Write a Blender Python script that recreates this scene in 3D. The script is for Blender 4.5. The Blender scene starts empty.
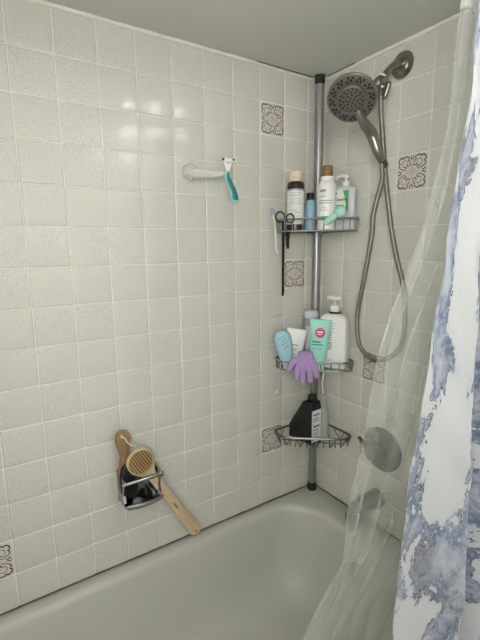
import bpy, bmesh, math, random
from mathutils import Vector, Matrix
random.seed(7)
scn = bpy.context.scene
COL = scn.collection
ZO = 2.04                      # height of the topmost tile joint above the floor
PI = math.pi
V = Vector

# ------------------------------------------------------------------ helpers
class MB:
    """collects shapes; build() links them as ONE mesh object"""
    def __init__(s): s.v = []; s.f = []; s.m = []; s.sm = []; s.uv = None
    def add(s, vs, fs, mat=0, smooth=True):
        o = len(s.v); s.v += [V(p) for p in vs]
        for f in fs: s.f.append([i + o for i in f]); s.m.append(mat); s.sm.append(smooth)
    def rings(s, rings, cap0=True, cap1=True, mat=0, smooth=True, closed=False):
        n = len(rings[0]); vs = [p for r in rings for p in r]; fs = []
        k = len(rings)
        for i in range(k if closed else k - 1):
            a = i * n; b = ((i + 1) % k) * n
            for j in range(n):
                fs.append([a + j, a + (j + 1) % n, b + (j + 1) % n, b + j])
        s.add(vs, fs, mat, smooth)
        if not closed:
            o = len(s.v) - len(vs)
            if cap0: s.f.append([o + j for j in range(n)][::-1]); s.m.append(mat); s.sm.append(False)
            if cap1: s.f.append([o + (k - 1) * n + j for j in range(n)]); s.m.append(mat); s.sm.append(False)
    def lathe(s, prof, M=None, seg=24, mat=0, caps=True, smooth=True):
        M = M or Matrix()
        rs = [[M @ V((r * math.cos(2 * PI * j / seg), r * math.sin(2 * PI * j / seg), z)) for j in range(seg)] for r, z in prof]
        s.rings(rs, caps, caps, mat, smooth)
    def tube(s, pts, r, seg=8, mat=0, closed=False, caps=True, flat=1.0):
        pts = [V(p) for p in pts]; n = len(pts)
        rr = r if isinstance(r, (list, tuple)) else [r] * n
        T = []
        for i in range(n):
            a = pts[(i - 1) % n] if closed or i > 0 else pts[i]
            b = pts[(i + 1) % n] if closed or i < n - 1 else pts[i]
            T.append((b - a).normalized())
        up = V((0, 0, 1)) if abs(T[0].z) < .9 else V((1, 0, 0))
        N = (up - T[0] * up.dot(T[0])).normalized(); rs = []
        for i in range(n):
            N = (N - T[i] * N.dot(T[i])).normalized(); Bn = T[i].cross(N)
            rs.append([pts[i] + (N * math.cos(2 * PI * j / seg) + Bn * flat * math.sin(2 * PI * j / seg)) * rr[i] for j in range(seg)])
        s.rings(rs, caps, caps, mat, True, closed)
    def box(s, c, size, M=None, mat=0, bev=0.0):
        M = M or Matrix(); cx, cy, cz = c; a, b, h = [q / 2 for q in size]
        if bev <= 0:
            vs = [M @ V((cx + x * a, cy + y * b, cz + z * h)) for z in (-1, 1) for x, y in ((-1, -1), (1, -1), (1, 1), (-1, 1))]
            s.add(vs, [[3, 2, 1, 0], [4, 5, 6, 7], [0, 1, 5, 4], [1, 2, 6, 5], [2, 3, 7, 6], [3, 0, 4, 7]], mat, False)
            return
        e = min(bev, a, b, h) * .999
        rs = []
        for z, ins in ((-h, e), (-h + e * .3, e * .3), (-h + e, 0), (h - e, 0), (h - e * .3, e * .3), (h, e)):
            rs.append([M @ V((cx + p[0], cy + p[1], cz + z)) for p in rrect(a - ins, b - ins, max(e - ins, e * .15) , 3)])
        s.rings(rs, True, True, mat, True)
    def sphere(s, c, r, seg=16, mat=0, sc=(1, 1, 1), M=None):
        M = M or Matrix(); k = max(6, seg // 2)
        rs = []
        for i in range(k + 1):
            t = PI * (i / k); q = max(math.sin(t), .01)
            rs.append([M @ V((c[0] + r * sc[0] * q * math.cos(2 * PI * j / seg), c[1] + r * sc[1] * q * math.sin(2 * PI * j / seg), c[2] - r * sc[2] * math.cos(t))) for j in range(seg)])
        s.rings(rs, True, True, mat, True)
    def prism(s, poly, y0, y1, M=None, mat=0, bev=.004):
        """polygon in local xz extruded from y0 to y1 with chamfered edges"""
        M = M or Matrix(); c = sum((V((p[0], p[1])) for p in poly), V((0, 0))) / len(poly)
        def ring(y, ins):
            out = []
            for p in poly:
                d = V((p[0], p[1])) - c; L = d.length
                q = c + d * max((L - ins) / L, .1); out.append(M @ V((q.x, y, q.y)))
            return out
        s.rings([ring(y0, bev), ring(y0 + bev * .4, bev * .3), ring(y0 + bev, 0), ring(y1 - bev, 0), ring(y1 - bev * .4, bev * .3), ring(y1, bev)], True, True, mat, True)
    def shift(s, d):
        d = V(d); s.v = [p + d for p in s.v]; return s
    def build(s, name, mats, parent=None, loc=None, bevel=False, angle=40):
        me = bpy.data.meshes.new(name)
        base = V((0, 0, 0))
        if loc is not None: base = V(loc)
        me.from_pydata([p - base for p in s.v], [], s.f); 
        mats = mats if isinstance(mats, (list, tuple)) else [mats]
        for m in mats: me.materials.append(m)
        for p, mi, sm in zip(me.polygons, s.m, s.sm): p.material_index = mi; p.use_smooth = sm
        bm = bmesh.new(); bm.from_mesh(me); bmesh.ops.recalc_face_normals(bm, faces=bm.faces) if not getattr(s, 'keep', False) else None
        bm.to_mesh(me); bm.free()
        try: me.set_sharp_from_angle(angle=math.radians(angle))
        except Exception: pass
        o = bpy.data.objects.new(name, me); COL.objects.link(o); o.location = base
        if parent is not None: o.parent = parent
        return o

def rrect(a, b, r, k=4):
    r = min(r, a * .999, b * .999); out = []
    for cx, cy, t0 in ((a - r, b - r, 0), (-a + r, b - r, PI / 2), (-a + r, -b + r, PI), (a - r, -b + r, 1.5 * PI)):
        for i in range(k + 1):
            t = t0 + PI / 2 * i / k; out.append((cx + r * math.cos(t), cy + r * math.sin(t)))
    return out
def sup(a, b, e=2.0, seg=32):
    out = []
    for j in range(seg):
        t = 2 * PI * j / seg; c, q = math.cos(t), math.sin(t)
        out.append((a * math.copysign(abs(c) ** (2 / e), c), b * math.copysign(abs(q) ** (2 / e), q)))
    return out
def catmull(P, k=6, closed=False):
    P = [V(p) for p in P]; n = len(P); out = []
    for i in range(n if closed else n - 1):
        if closed: p0, p1, p2, p3 = P[i - 1], P[i], P[(i + 1) % n], P[(i + 2) % n]
        else: p0, p1, p2, p3 = P[max(i - 1, 0)], P[i], P[i + 1], P[min(i + 2, n - 1)]
        for j in range(k):
            t = j / k
            out.append(.5 * ((2 * p1) + (p2 - p0) * t + (2 * p0 - 5 * p1 + 4 * p2 - p3) * t * t + (3 * p1 - p0 - 3 * p2 + p3) * t ** 3))
    if not closed: out.append(P[-1])
    return out
def interp(tab, x):
    if x <= tab[0][0]: return tab[0][1]
    for (a, b), (c, d) in zip(tab, tab[1:]):
        if x <= c: return b + (d - b) * (x - a) / (c - a)
    return tab[-1][1]
def smooth_tab(tab, x):
    h = .03
    return (interp(tab, x - h) + 2 * interp(tab, x) + interp(tab, x + h)) / 4
def axisM(o, z, xhint=(0, 0, 1)):
    z = V(z).normalized(); x = V(xhint); x = x - z * x.dot(z)
    if x.length < 1e-4: x = V((1, 0, 0)) - z * z.x
    x.normalize(); y = z.cross(x)
    M = Matrix((x, y, z)).transposed().to_4x4(); M.translation = V(o); return M
def tag(o, label=None, cat=None, group=None, kind=None):
    if label: o['label'] = label
    if cat: o['category'] = cat
    if group: o['group'] = group
    if kind: o['kind'] = kind
    return o
def thing(name, label, cat, loc=(0, 0, 0), rotz=0, group=None, M=None):
    o = bpy.data.objects.new(name, None); COL.objects.link(o); o.empty_display_size = .02
    if M is not None: o.matrix_world = M
    else: o.location = loc; o.rotation_euler = (0, 0, rotz)
    return tag(o, label, cat, group)
def text_mb(txt, size, fn, mat=0, mb=None, spacing=1.0, bold=0.0):
    """flat lettering mapped through fn(x, y) -> point"""
    cu = bpy.data.curves.new('lettering', 'FONT'); cu.body = txt; cu.size = size; cu.align_x = 'CENTER'; cu.align_y = 'CENTER'; cu.space_character = spacing
    cu.offset = bold; cu.resolution_u = 3
    ob = bpy.data.objects.new('lettering', cu); COL.objects.link(ob)
    me = bpy.data.meshes.new_from_object(ob.evaluated_get(bpy.context.evaluated_depsgraph_get()))
    vs = [fn(v.co.x, v.co.y) for v in me.vertices]; fs = [list(p.vertices) for p in me.polygons]
    bpy.data.objects.remove(ob); bpy.data.curves.remove(cu); bpy.data.meshes.remove(me)
    mb = mb or MB(); mb.add(vs, fs, mat, False); return mb

# ------------------------------------------------------------------ materials
def nodes(name):
    m = bpy.data.materials.new(name); m.use_nodes = True
    return m, m.node_tree.nodes, m.node_tree.links, m.node_tree.nodes['Principled BSDF']
def mat(name, col, rough=.5, metal=0, var=.05, vscale=30, bump=0, bscale=80, spec=.5, trans=0, alpha=1, sub=0, ior=1.45):
    m, N, L, B = nodes(name)
    B.inputs['Roughness'].default_value = rough; B.inputs['Metallic'].default_value = metal
    B.inputs['Specular IOR Level'].default_value = spec; B.inputs['Transmission Weight'].default_value = trans
    B.inputs['Alpha'].default_value = alpha; B.inputs['IOR'].default_value = ior
    if sub: B.inputs['Subsurface Weight'].default_value = sub; B.inputs['Subsurface Radius'].default_value = (.01, .008, .006)
    tc = N.new('ShaderNodeTexCoord'); nz = N.new('ShaderNodeTexNoise'); nz.inputs['Scale'].default_value = vscale; nz.inputs['Detail'].default_value = 4
    L.new(tc.outputs['Object'], nz.inputs['Vector'])
    mx = N.new('ShaderNodeMix'); mx.data_type = 'RGBA'
    mx.inputs[6].default_value = (*[c * (1 - var) for c in col], 1); mx.inputs[7].default_value = (*[min(c * (1 + var), 1) for c in col], 1)
    L.new(nz.outputs['Fac'], mx.inputs[0]); L.new(mx.outputs[2], B.inputs['Base Color'])
    if bump:
        nb = N.new('ShaderNodeTexNoise'); nb.inputs['Scale'].default_value = bscale; nb.inputs['Detail'].default_value = 3
        L.new(tc.outputs['Object'], nb.inputs['Vector'])
        bp = N.new('ShaderNodeBump'); bp.inputs['Strength'].default_value = 1; bp.inputs['Distance'].default_value = bump
        L.new(nb.outputs['Fac'], bp.inputs['Height']); L.new(bp.outputs['Normal'], B.inputs['Normal'])
    return m
def tile_mat():
    m, N, L, B = nodes('glazed_tile'); tc = N.new('ShaderNodeTexCoord')
    n1 = N.new('ShaderNodeTexNoise'); n1.inputs['Scale'].default_value = 380; n1.inputs['Detail'].default_value = 3
    n2 = N.new('ShaderNodeTexNoise'); n2.inputs['Scale'].default_value = 5; n2.inputs['Detail'].default_value = 3
    L.new(tc.outputs['Object'], n1.inputs['Vector']); L.new(tc.outputs['Object'], n2.inputs['Vector'])
    r = N.new('ShaderNodeValToRGB'); r.color_ramp.elements[0].position = .38; r.color_ramp.elements[1].position = .58
    r.color_ramp.elements[0].color = (.54, .535, .48, 1); r.color_ramp.elements[1].color = (.68, .675, .615, 1)
    L.new(n1.outputs['Fac'], r.inputs[0])
    mx = N.new('ShaderNodeMix'); mx.data_type = 'RGBA'; mx.blend_type = 'MULTIPLY'; mx.inputs[0].default_value = 1
    r2 = N.new('ShaderNodeValToRGB'); r2.color_ramp.elements[0].color = (.96, .955, .94, 1); r2.color_ramp.elements[1].color = (1, 1, 1, 1)
    L.new(n2.outputs['Fac'], r2.inputs[0]); L.new(r.outputs[0], mx.inputs[6]); L.new(r2.outputs[0], mx.inputs[7]); L.new(mx.outputs[2], B.inputs['Base Color'])
    B.inputs['Roughness'].default_value = .2; B.inputs['Specular IOR Level'].default_value = .5
    n3 = N.new('ShaderNodeTexNoise'); n3.inputs['Scale'].default_value = 38; n3.inputs['Detail'].default_value = 2
    L.new(tc.outputs['Object'], n3.inputs['Vector'])
    b = N.new('ShaderNodeBump'); b.inputs['Distance'].default_value = .00045; b.inputs['Strength'].default_value = 1
    L.new(n3.outputs['Fac'], b.inputs['Height']); L.new(b.outputs['Normal'], B.inputs['Normal'])
    return m
def wood_mat(name, c1, c2, scale=(60, 60, 6), rough=.5):
    m, N, L, B = nodes(name); tc = N.new('ShaderNodeTexCoord'); mp = N.new('ShaderNodeMapping'); mp.inputs['Scale'].default_value = scale
    n = N.new('ShaderNodeTexNoise'); n.inputs['Scale'].default_value = 3; n.inputs['Detail'].default_value = 6; n.inputs['Distortion'].default_value = .6
    L.new(tc.outputs['Object'], mp.inputs[0]); L.new(mp.outputs[0], n.inputs['Vector'])
    r = N.new('ShaderNodeValToRGB'); r.color_ramp.elements[0].position = .35; r.color_ramp.elements[1].position = .65
    r.color_ramp.elements[0].color = (*c1, 1); r.color_ramp.elements[1].color = (*c2, 1)
    L.new(n.outputs['Fac'], r.inputs[0]); L.new(r.outputs[0], B.inputs['Base Color']); B.inputs['Roughness'].default_value = rough
    return m
def hose_mat():
    m, N, L, B = nodes('metal_hose'); B.inputs['Base Color'].default_value = (.26, .24, .21, 1); B.inputs['Metallic'].default_value = .85; B.inputs['Roughness'].default_value = .38
    uv = N.new('ShaderNodeTexCoord'); w = N.new('ShaderNodeTexWave'); w.bands_direction = 'Z'; w.inputs['Scale'].default_value = 60
    L.new(uv.outputs['Object'], w.inputs['Vector'])
    b = N.new('ShaderNodeBump'); b.inputs['Distance'].default_value = .0008; b.inputs['Strength'].default_value = .6
    L.new(w.outputs['Fac'], b.inputs['Height']); L.new(b.outputs['Normal'], B.inputs['Normal']); return m
def liner_mat():
    m, N, L, B = nodes('translucent_liner'); out = N['Material Output']; N.remove(B)
    tr = N.new('ShaderNodeBsdfTransparent'); tr.inputs[0].default_value = (.97, .98, .96, 1)
    df = N.new('ShaderNodeBsdfDiffuse'); df.inputs[0].default_value = (.88, .90, .85, 1)
    tl = N.new('ShaderNodeBsdfTranslucent'); tl.inputs[0].default_value = (.88, .90, .85, 1)
    gl = N.new('ShaderNodeBsdfGlossy'); gl.inputs['Roughness'].default_value = .3; gl.inputs[0].default_value = (.9, .9, .9, 1)
    a = N.new('ShaderNodeMixShader'); a.inputs[0].default_value = .5; L.new(df.outputs[0], a.inputs[1]); L.new(tl.outputs[0], a.inputs[2])
    c = N.new('ShaderNodeMixShader'); c.inputs[0].default_value = .06; L.new(a.outputs[0], c.inputs[1]); L.new(gl.outputs[0], c.inputs[2])
    tc = N.new('ShaderNodeTexCoord'); n = N.new('ShaderNodeTexNoise'); n.inputs['Scale'].default_value = 9; n.inputs['Detail'].default_value = 3
    L.new(tc.outputs['Object'], n.inputs['Vector'])
    mr = N.new('ShaderNodeMapRange'); mr.inputs[3].default_value = -.03; mr.inputs[4].default_value = .0; L.new(n.outputs['Fac'], mr.inputs[0])
    sp = N.new('ShaderNodeSeparateXYZ'); L.new(tc.outputs['Object'], sp.inputs[0])     # hazier towards the hem
    hz = N.new('ShaderNodeMapRange'); hz.interpolation_type = 'SMOOTHSTEP'; L.new(sp.outputs[2], hz.inputs[0])
    for i, w in enumerate((-.86, -.93, LINER[0], LINER[1])): hz.inputs[1 + i].default_value = w
    for z0, z1, amt in ((-1.27, -1.37, .07), (-.128, -.122, .55)):                       # dull hem inside the tub, white header band
        hb = N.new('ShaderNodeMapRange'); L.new(sp.outputs[2], hb.inputs[0])
        for i, w in enumerate((z0, z1, 0, amt)): hb.inputs[1 + i].default_value = w
        a2 = N.new('ShaderNodeMath'); a2.operation = 'ADD'; L.new(hz.outputs[0], a2.inputs[0]); L.new(hb.outputs[0], a2.inputs[1]); hz = a2
    ad = N.new('ShaderNodeMath'); ad.operation = 'ADD'; L.new(mr.outputs[0], ad.inputs[0]); L.new(hz.outputs[0], ad.inputs[1]); mr = ad
    d = N.new('ShaderNodeMixShader'); L.new(mr.outputs[0], d.inputs[0]); L.new(tr.outputs[0], d.inputs[1]); L.new(c.outputs[0], d.inputs[2])
    L.new(d.outputs[0], out.inputs[0]); return m
LINER = (.280, .283)
def curtain_mat():
    m, N, L, B = nodes('marble_print_fabric')
    uv = N.new('ShaderNodeUVMap'); uv.uv_map = 'UVMap'
    def noise(scale, detail=6, dist=0.0, off=(0, 0, 0), sc=(1, 1, 1)):
        mp = N.new('ShaderNodeMapping'); mp.inputs['Location'].default_value = off; mp.inputs['Scale'].default_value = sc; L.new(uv.outputs[0], mp.inputs[0])
        n = N.new('ShaderNodeTexNoise'); n.inputs['Scale'].default_value = scale; n.inputs['Detail'].default_value = detail; n.inputs['Distortion'].default_value = dist; n.inputs['Roughness'].default_value = .66
        L.new(mp.outputs[0], n.inputs['Vector']); return n.outputs['Fac']
    def math_(op, a, b):
        q = N.new('ShaderNodeMath'); q.operation = op
        for i, x in enumerate((a, b)):
            if isinstance(x, (int, float)): q.inputs[i].default_value = x
            else: L.new(x, q.inputs[i])
        return q.outputs[0]
    def rng(x, a, b, c=0, d=1):
        q = N.new('ShaderNodeMapRange'); q.interpolation_type = 'SMOOTHSTEP'; L.new(x, q.inputs[0])
        for i, w in enumerate((a, b, c, d)): q.inputs[1 + i].default_value = w
        return q.outputs[0]
    def blob(u, v, ru, rv):
        mp = N.new('ShaderNodeMapping'); mp.vector_type = 'POINT'; mp.inputs['Location'].default_value = (-u / ru, -v / rv, 0); mp.inputs['Scale'].default_value = (1 / ru, 1 / rv, 1)
        L.new(uv.outputs[0], mp.inputs[0]); g = N.new('ShaderNodeTexGradient'); g.gradient_type = 'SPHERICAL'; L.new(mp.outputs[0], g.inputs[0]); return g.outputs['Fac']
    dens = math_('ADD', math_('MULTIPLY', noise(9, 5, .5, (3.1, 1.7, 0), (1, .8, 1)), 1.0), math_('MULTIPLY', noise(30, 6, .6, (5, 2.7, 0)), .30)); dens = math_('SUBTRACT', dens, .16)
    for (u, v, ru, rv, w) in BLOBS:
        dens = math_('ADD', dens, math_('MULTIPLY', blob(u, v, ru, rv), w * .72))
    fine = noise(60, 6, 1.2)
    edge = rng(dens, .50, .545)
    fade = rng(dens, .54, .80, 1, .30)
    grain = rng(noise(30, 8, 1.5, (2, 6, 0)), .32, .66, .35, 1)
    cloud = math_('MULTIPLY', math_('MULTIPLY', edge, fade), grain)
    deep = math_('MULTIPLY', math_('MULTIPLY', rng(dens, .51, .55), rng(dens, .56, .64, 1, 0)), rng(noise(20, 5, .8, (7, 2, 0)), .46, .62))
    halo = math_('MULTIPLY', rng(dens, .40, .52), .22)
    def mix(f, a, b):
        q = N.new('ShaderNodeMix'); q.data_type = 'RGBA'; L.new(f, q.inputs[0])
        for i, x in ((6, a), (7, b)):
            if isinstance(x, tuple): q.inputs[i].default_value = (*x, 1)
            else: L.new(x, q.inputs[i])
        return q.outputs[2]
    c = mix(halo, (.395, .405, .415), (.24, .28, .36))
    c = mix(cloud, c, (.085, .115, .195))
    c = mix(math_('MULTIPLY', deep, .8), c, (.045, .06, .12))
    vein = rng(math_('ABSOLUTE', math_('SUBTRACT', dens, .515), 0), .004, .016, 1, 0)
    vmask = rng(noise(9, 3, 0, (9, 9, 0)), .46, .52)
    c = mix(math_('MULTIPLY', vein, vmask), c, (.02, .022, .04))
    brown = math_('MULTIPLY', rng(dens, .5, .56), rng(noise(7, 5, 1, (4, 8, 1)), .54, .66, 0, .6))
    c = mix(brown, c, (.13, .12, .135))
    L.new(c, B.inputs['Base Color']); B.inputs['Roughness'].default_value = .42
    B.inputs['Sheen Weight'].default_value = .15
    # thin cloth lets some light through
    tl = N.new('ShaderNodeBsdfTranslucent'); L.new(c, tl.inputs[0]); ms = N.new('ShaderNodeMixShader'); ms.inputs[0].default_value = .18
    L.new(B.outputs[0], ms.inputs[1]); L.new(tl.outputs[0], ms.inputs[2]); L.new(ms.outputs[0], N['Material Output'].inputs[0])
    return m
# where the printed blue clouds sit on the cloth: (across, height, half-width, half-height, weight)
BLOBS = []

M_TILE = tile_mat()
M_GROUT = mat('grout', (.76, .76, .70), .8, bump=.0004, bscale=300)
M_SCROLL = mat('scroll_brown', (.085, .06, .045), .35)
M_SCROLL2 = mat('scroll_rose', (.34, .22, .19), .35)
M_DECO = mat('decorated_glaze', (.66, .635, .575), .2, var=.06, vscale=300, bump=.0005, bscale=38)
M_CEIL = mat('ceiling_paint', (.64, .64, .60), .75, var=.02, vscale=6, bump=.0006, bscale=160)
M_PAINT = mat('wall_paint', (.78, .78, .76), .7)
M_FLOOR = mat('floor_vinyl', (.45, .42, .37), .5)
M_CAULK = mat('caulk', (.74, .73, .66), .5, var=.08, vscale=25, bump=.001, bscale=60)
M_SEAL = mat('dark_seal', (.10, .095, .08), .8, var=.3)
M_TUB = mat('tub_enamel', (.50, .50, .455), .36, var=.03, vscale=5, bump=.0002, bscale=60)
M_NICKEL = mat('brushed_nickel', (.27, .255, .23), .32, .9, var=.06)
M_NICKELD = mat('nickel_dark', (.10, .095, .09), .45, .5)
M_FACE = mat('spray_face', (.14, .135, .12), .45, .3)
M_CHROME = mat('chrome', (.36, .36, .37), .12, 1, var=.02)
M_STEEL = mat('pole_steel', (.33, .33, .335), .38, .8, var=.05)
M_WIRE = mat('shelf_wire', (.30, .295, .29), .42, .8, var=.08)
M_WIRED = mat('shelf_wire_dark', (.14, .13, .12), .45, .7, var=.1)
M_BLACK = mat('black_plastic', (.010, .010, .011), .4)
M_RUBBER = mat('black_rubber', (.012, .012, .012), .65)
M_WHITE = mat('white_plastic', (.78, .78, .76), .32, var=.02)
M_CREAM = mat('cream_cap', (.70, .60, .47), .45)
M_DARKBROWN = mat('dark_brown_plastic', (.035, .018, .014), .25)
M_LABEL = mat('label_paper', (.72, .73, .73), .5, var=.03)
M_LABELB = mat('label_blue_edge', (.32, .42, .58), .5)
M_INK = mat('ink_grey', (.28, .28, .30), .5)
M_INKD = mat('ink_dark', (.02, .022, .03), .5)
M_BLUE = mat('light_blue_plastic', (.30, .50, .62), .35, var=.08)
M_BLUEROLL = mat('soft_blue_tube', (.36, .58, .66), .45, var=.06)
M_TEALBAND = mat('teal_print', (.06, .36, .44), .4)
M_TAN = mat('walnut_cap', (.24, .13, .045), .45, var=.2, vscale=60)
M_GREEN = mat('green_label', (.07, .34, .10), .4)
M_FROST = mat('frosted_plastic', (.56, .58, .62), .3, var=.03)
M_MINT = mat('mint_silicone', (.36, .66, .53), .45)
M_MINTT = mat('mint_tube', (.30, .66, .55), .4, var=.04)
M_MAGENTA = mat('magenta_print', (.52, .02, .13), .4)
M_TEALINK = mat('teal_ink', (.03, .22, .20), .4)
M_GREYCAN = mat('grey_can', (.36, .35, .36), .35, .5)
M_PURPLE = mat('lilac_knit', (.42, .29, .53), .9, var=.18, vscale=160, bump=.0012, bscale=500)
M_PINKSTRAP = mat('pale_strap', (.74, .68, .63), .6)
M_RUST = mat('rust_edge', (.30, .11, .08), .6)
M_CLEAR = mat('clear_plastic', (.78, .80, .78), .18, trans=.0, alpha=.38)
M_CLEARW = mat('milky_plastic', (.62, .64, .60), .3, alpha=.5)
M_ACRYL = mat('clear_acrylic', (.80, .80, .78), .12, trans=0, alpha=.62)
M_TEAL = mat('teal_grip', (.0, .17, .20), .4)
M_AQUA = mat('aqua_rubber', (.28, .66, .68), .4)
M_PINE = wood_mat('beech', (.54, .42, .26), (.66, .52, .34))
M_WALNUT = wood_mat('brown_wood', (.21, .125, .058), (.31, .195, .10))
M_BRIST = mat('tan_bristle', (.50, .35, .17), .7, var=.25, vscale=300)
M_BRISTT = mat('bristle_pad', (.22, .12, .045), .8, var=.2)
M_CORD = mat('cotton_cord', (.72, .62, .48), .8)

# ------------------------------------------------------------------ the setting
T = .108; G = .0013
def tiled(axis, off, length, ncol, deco):
    """grid of slightly tilted pillowed tiles; axis 'x' = long wall (plane y=0), 'y' = end wall (plane x=0)"""
    mb = MB(); mb.keep = True
    def P(u, z, h):           # u = distance from the corner, h = height off the wall
        return V((-u, -h, z + ZO)) if axis == 'x' else V((-h, -u, z + ZO))
    zb, zt = -15 * T, .008
    q = [P(0, zb, 0), P(length, zb, 0), P(length, zt, 0), P(0, zt, 0)]
    mb.add(q, [[0, 1, 2, 3] if axis == 'y' else [3, 2, 1, 0]], 1, False)
    out = []
    for c in range(-1, ncol):
        u0 = max(off + c * T, 0); u1 = min(off + (c + 1) * T, length)
        if u1 - u0 < .01: continue
        for r in range(15):
            z1 = -r * T; z0 = z1 - T
            if r == 0: z1 = .004
            hs = [.0024 + random.uniform(-.0007, .0007) for _ in range(3)]; hs.append(hs[0] - hs[1] + hs[2])
            cs = [(u0, z0, 1, 1), (u1, z0, -1, 1), (u1, z1, -1, -1), (u0, z1, 1, -1)]
            rs = []
            for ins, k in ((G, 0), (G + .0007, .5), (G + .0022, .82), (G + .005, 1)):
                rs.append([P(u + su * ins, z + sz * ins, h * k) for (u, z, su, sz), h in zip(cs, hs)])
            tgt = mb; mi = 0
            if (c, r) in deco: tgt = MB(); tgt.keep = True
            vs = [p for ring in rs for p in ring]; fs = []
            for i in range(3):
                for j in range(4):
                    a = [i * 4 + j, i * 4 + (j + 1) % 4, (i + 1) * 4 + (j + 1) % 4, (i + 1) * 4 + j]
                    fs.append(a if axis == 'y' else a[::-1])
            a = [12, 13, 14, 15]; fs.append(a if axis == 'y' else a[::-1])
            # u grows away from the corner: orientation flips between the walls
            tgt.add(vs, fs, mi, False)
            if tgt is not mb:
                scrolls(tgt, lambda a, b: P((u0 + u1) / 2 - a * (T / 2), (z0 + z1) / 2 + b * (T / 2), .0034), axis)
                out.append(tgt)
    return mb, out
def ribbon(mb, pts, w, mi, flip):
    vs = []; n = len(pts)
    nrm = flip
    for i, p in enumerate(pts):
        t = (pts[min(i + 1, n - 1)] - pts[max(i - 1, 0)]).normalized(); s = nrm.cross(t) * w * (1 - .45 * abs(2 * i / (n - 1) - 1))
        vs += [p + s, p - s]
    mb.add(vs, [[2 * i, 2 * i + 1, 2 * i + 3, 2 * i + 2] for i in range(n - 1)], mi, False)
def scrolls(mb, P, axis):
    nrm = V((0, -1, 0)) if axis == 'x' else V((-1, 0, 0))
    big = [(.10, .40), (.16, .62), (.26, .72), (.22, .84), (.36, .93), (.52, .95), (.60, .86), (.74, .92), (.90, .82), (.93, .66), (.84, .57), (.92, .46), (.84, .30), (.68, .22), (.46, .12)]
    inner = [(.30, .58), (.40, .70), (.55, .72), (.66, .62), (.70, .48), (.62, .36), (.50, .36)]
    curl = [(.14, .44), (.26, .36), (.34, .44), (.30, .54)]
    curl2 = [(.46, .16), (.38, .26), (.46, .34), (.56, .30)]
    side = [(.06, .98), (.12, .88), (.04, .78), (.10, .68)]
    side2 = [(.98, .05), (.88, .12), (.78, .04), (.68, .10)]
    star = [(.02, .46), (.10, .16), (.16, .10), (.46, .02)]
    for sx in (-1, 1):
        for sy in (-1, 1):
            for pts, w, mi in ((big, .0022, 1), (inner, .0016, 2), (curl, .0018, 1), (curl2, .0018, 1), (side, .0017, 1), (side2, .0017, 1), (star, .001, 2)):
                cc = catmull([(x * .92, y * .92, 0) for x, y in pts], 4)
                ribbon(mb, [P(sx * p.x, sy * p.y) for p in cc], w, mi, nrm)
    for k in range(6):
        a = k * PI / 3; cc = [P(.05 * math.cos(a) + .05 * math.cos(a + t), .05 * math.sin(a) + .05 * math.sin(a + t)) for t in (0, 1, 2, 3, 4)]
        ribbon(mb, cc, .0006, 2, nrm)

O1, O2 = .0666, .0291
wb, d1 = tiled('x', O1, 1.53, 14, {(1, 1), (0, 6), (1, 12), (10, 13)})
def struct(name, mb, m, parent=None, **k):
    o = mb.build(name, m, parent, **k); o['kind'] = 'structure'; return o
wall_back = struct('wall_back', wb, [M_TILE, M_GROUT])
for d in d1: struct('decorated_tile', d, [M_DECO, M_SCROLL, M_SCROLL2], wall_back)
wr, d2 = tiled('y', O2, .80, 8, {(3, 3), (2, 9)})
# the painted stretch of the same wall beyond the tub, and below the tiles
wr.add([(0, -.80, 0), (0, -2.1, 0), (0, -2.1, 2.44), (0, -.80, 2.44)], [[0, 1, 2, 3]], 2, False)
wr.add([(0, 0, 0), (0, -.80, 0), (0, -.80, ZO - 15 * T), (0, 0, ZO - 15 * T)], [[0, 1, 2, 3]], 2, False)
wall_right = struct('wall_right', wr, [M_TILE, M_GROUT, M_PAINT])
for d in d2: struct('decorated_tile', d, [M_DECO, M_SCROLL, M_SCROLL2], wall_right)
b = MB(); b.box((-.765, .03, 1.22), (1.62, .05, 2.44)); struct('wall_back_core', b, M_PAINT, wall_back)
b = MB(); b.box((-1.56, -1.05, 1.22), (.06, 2.12, 2.44)); struct('wall_left', b, M_PAINT)
b = MB(); b.box((-.78, -2.13, 1.22), (1.62, .06, 2.44)); struct('wall_front', b, M_PAINT)
b = MB(); b.box((-.78, -1.05, -.03), (1.62, 2.2, .06)); struct('floor', b, M_FLOOR)
b = MB(); b.box((-.78, -.405, 2.20), (1.6, .83, .304)); b.box((-.78, -1.48, 2.32), (1.6, 1.36, .04)); struct('ceiling', b, M_CEIL)
# caulk beads and the dark joint above the tub
def bead(name, a, c, r, m, n=60):
    mb = MB(); a, c = V(a), V(c); pts = [a.lerp(c, i / n) for i in range(n + 1)]
    mb.tube(pts, [r * random.uniform(.75, 1.2) for _ in pts], 8); return struct(name, mb, m)
bead('trim_1', (-1.53, -.003, ZO + .004), (-.01, -.003, ZO + .004), .0065, M_CAULK)
bead('trim_2', (-.003, -.01, ZO + .004), (-.003, -.80, ZO + .004), .0065, M_CAULK)
bead('trim_3', (-1.53, -.001, ZO - 1.6195), (-.0, -.001, ZO - 1.6195), .0034, M_SEAL)
bead('trim_4', (-.001, 0, ZO - 1.6195), (-.001, -.76, ZO - 1.6195), .0034, M_SEAL)

bead('trim_5', (-.30, -.011, ZO + .0066), (-.05, -.011, ZO + .0066), .0016, M_SEAL)
bead('trim_6', (-.011, -.05, ZO + .0066), (-.011, -.17, ZO + .0066), .0014, M_SEAL)
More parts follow.
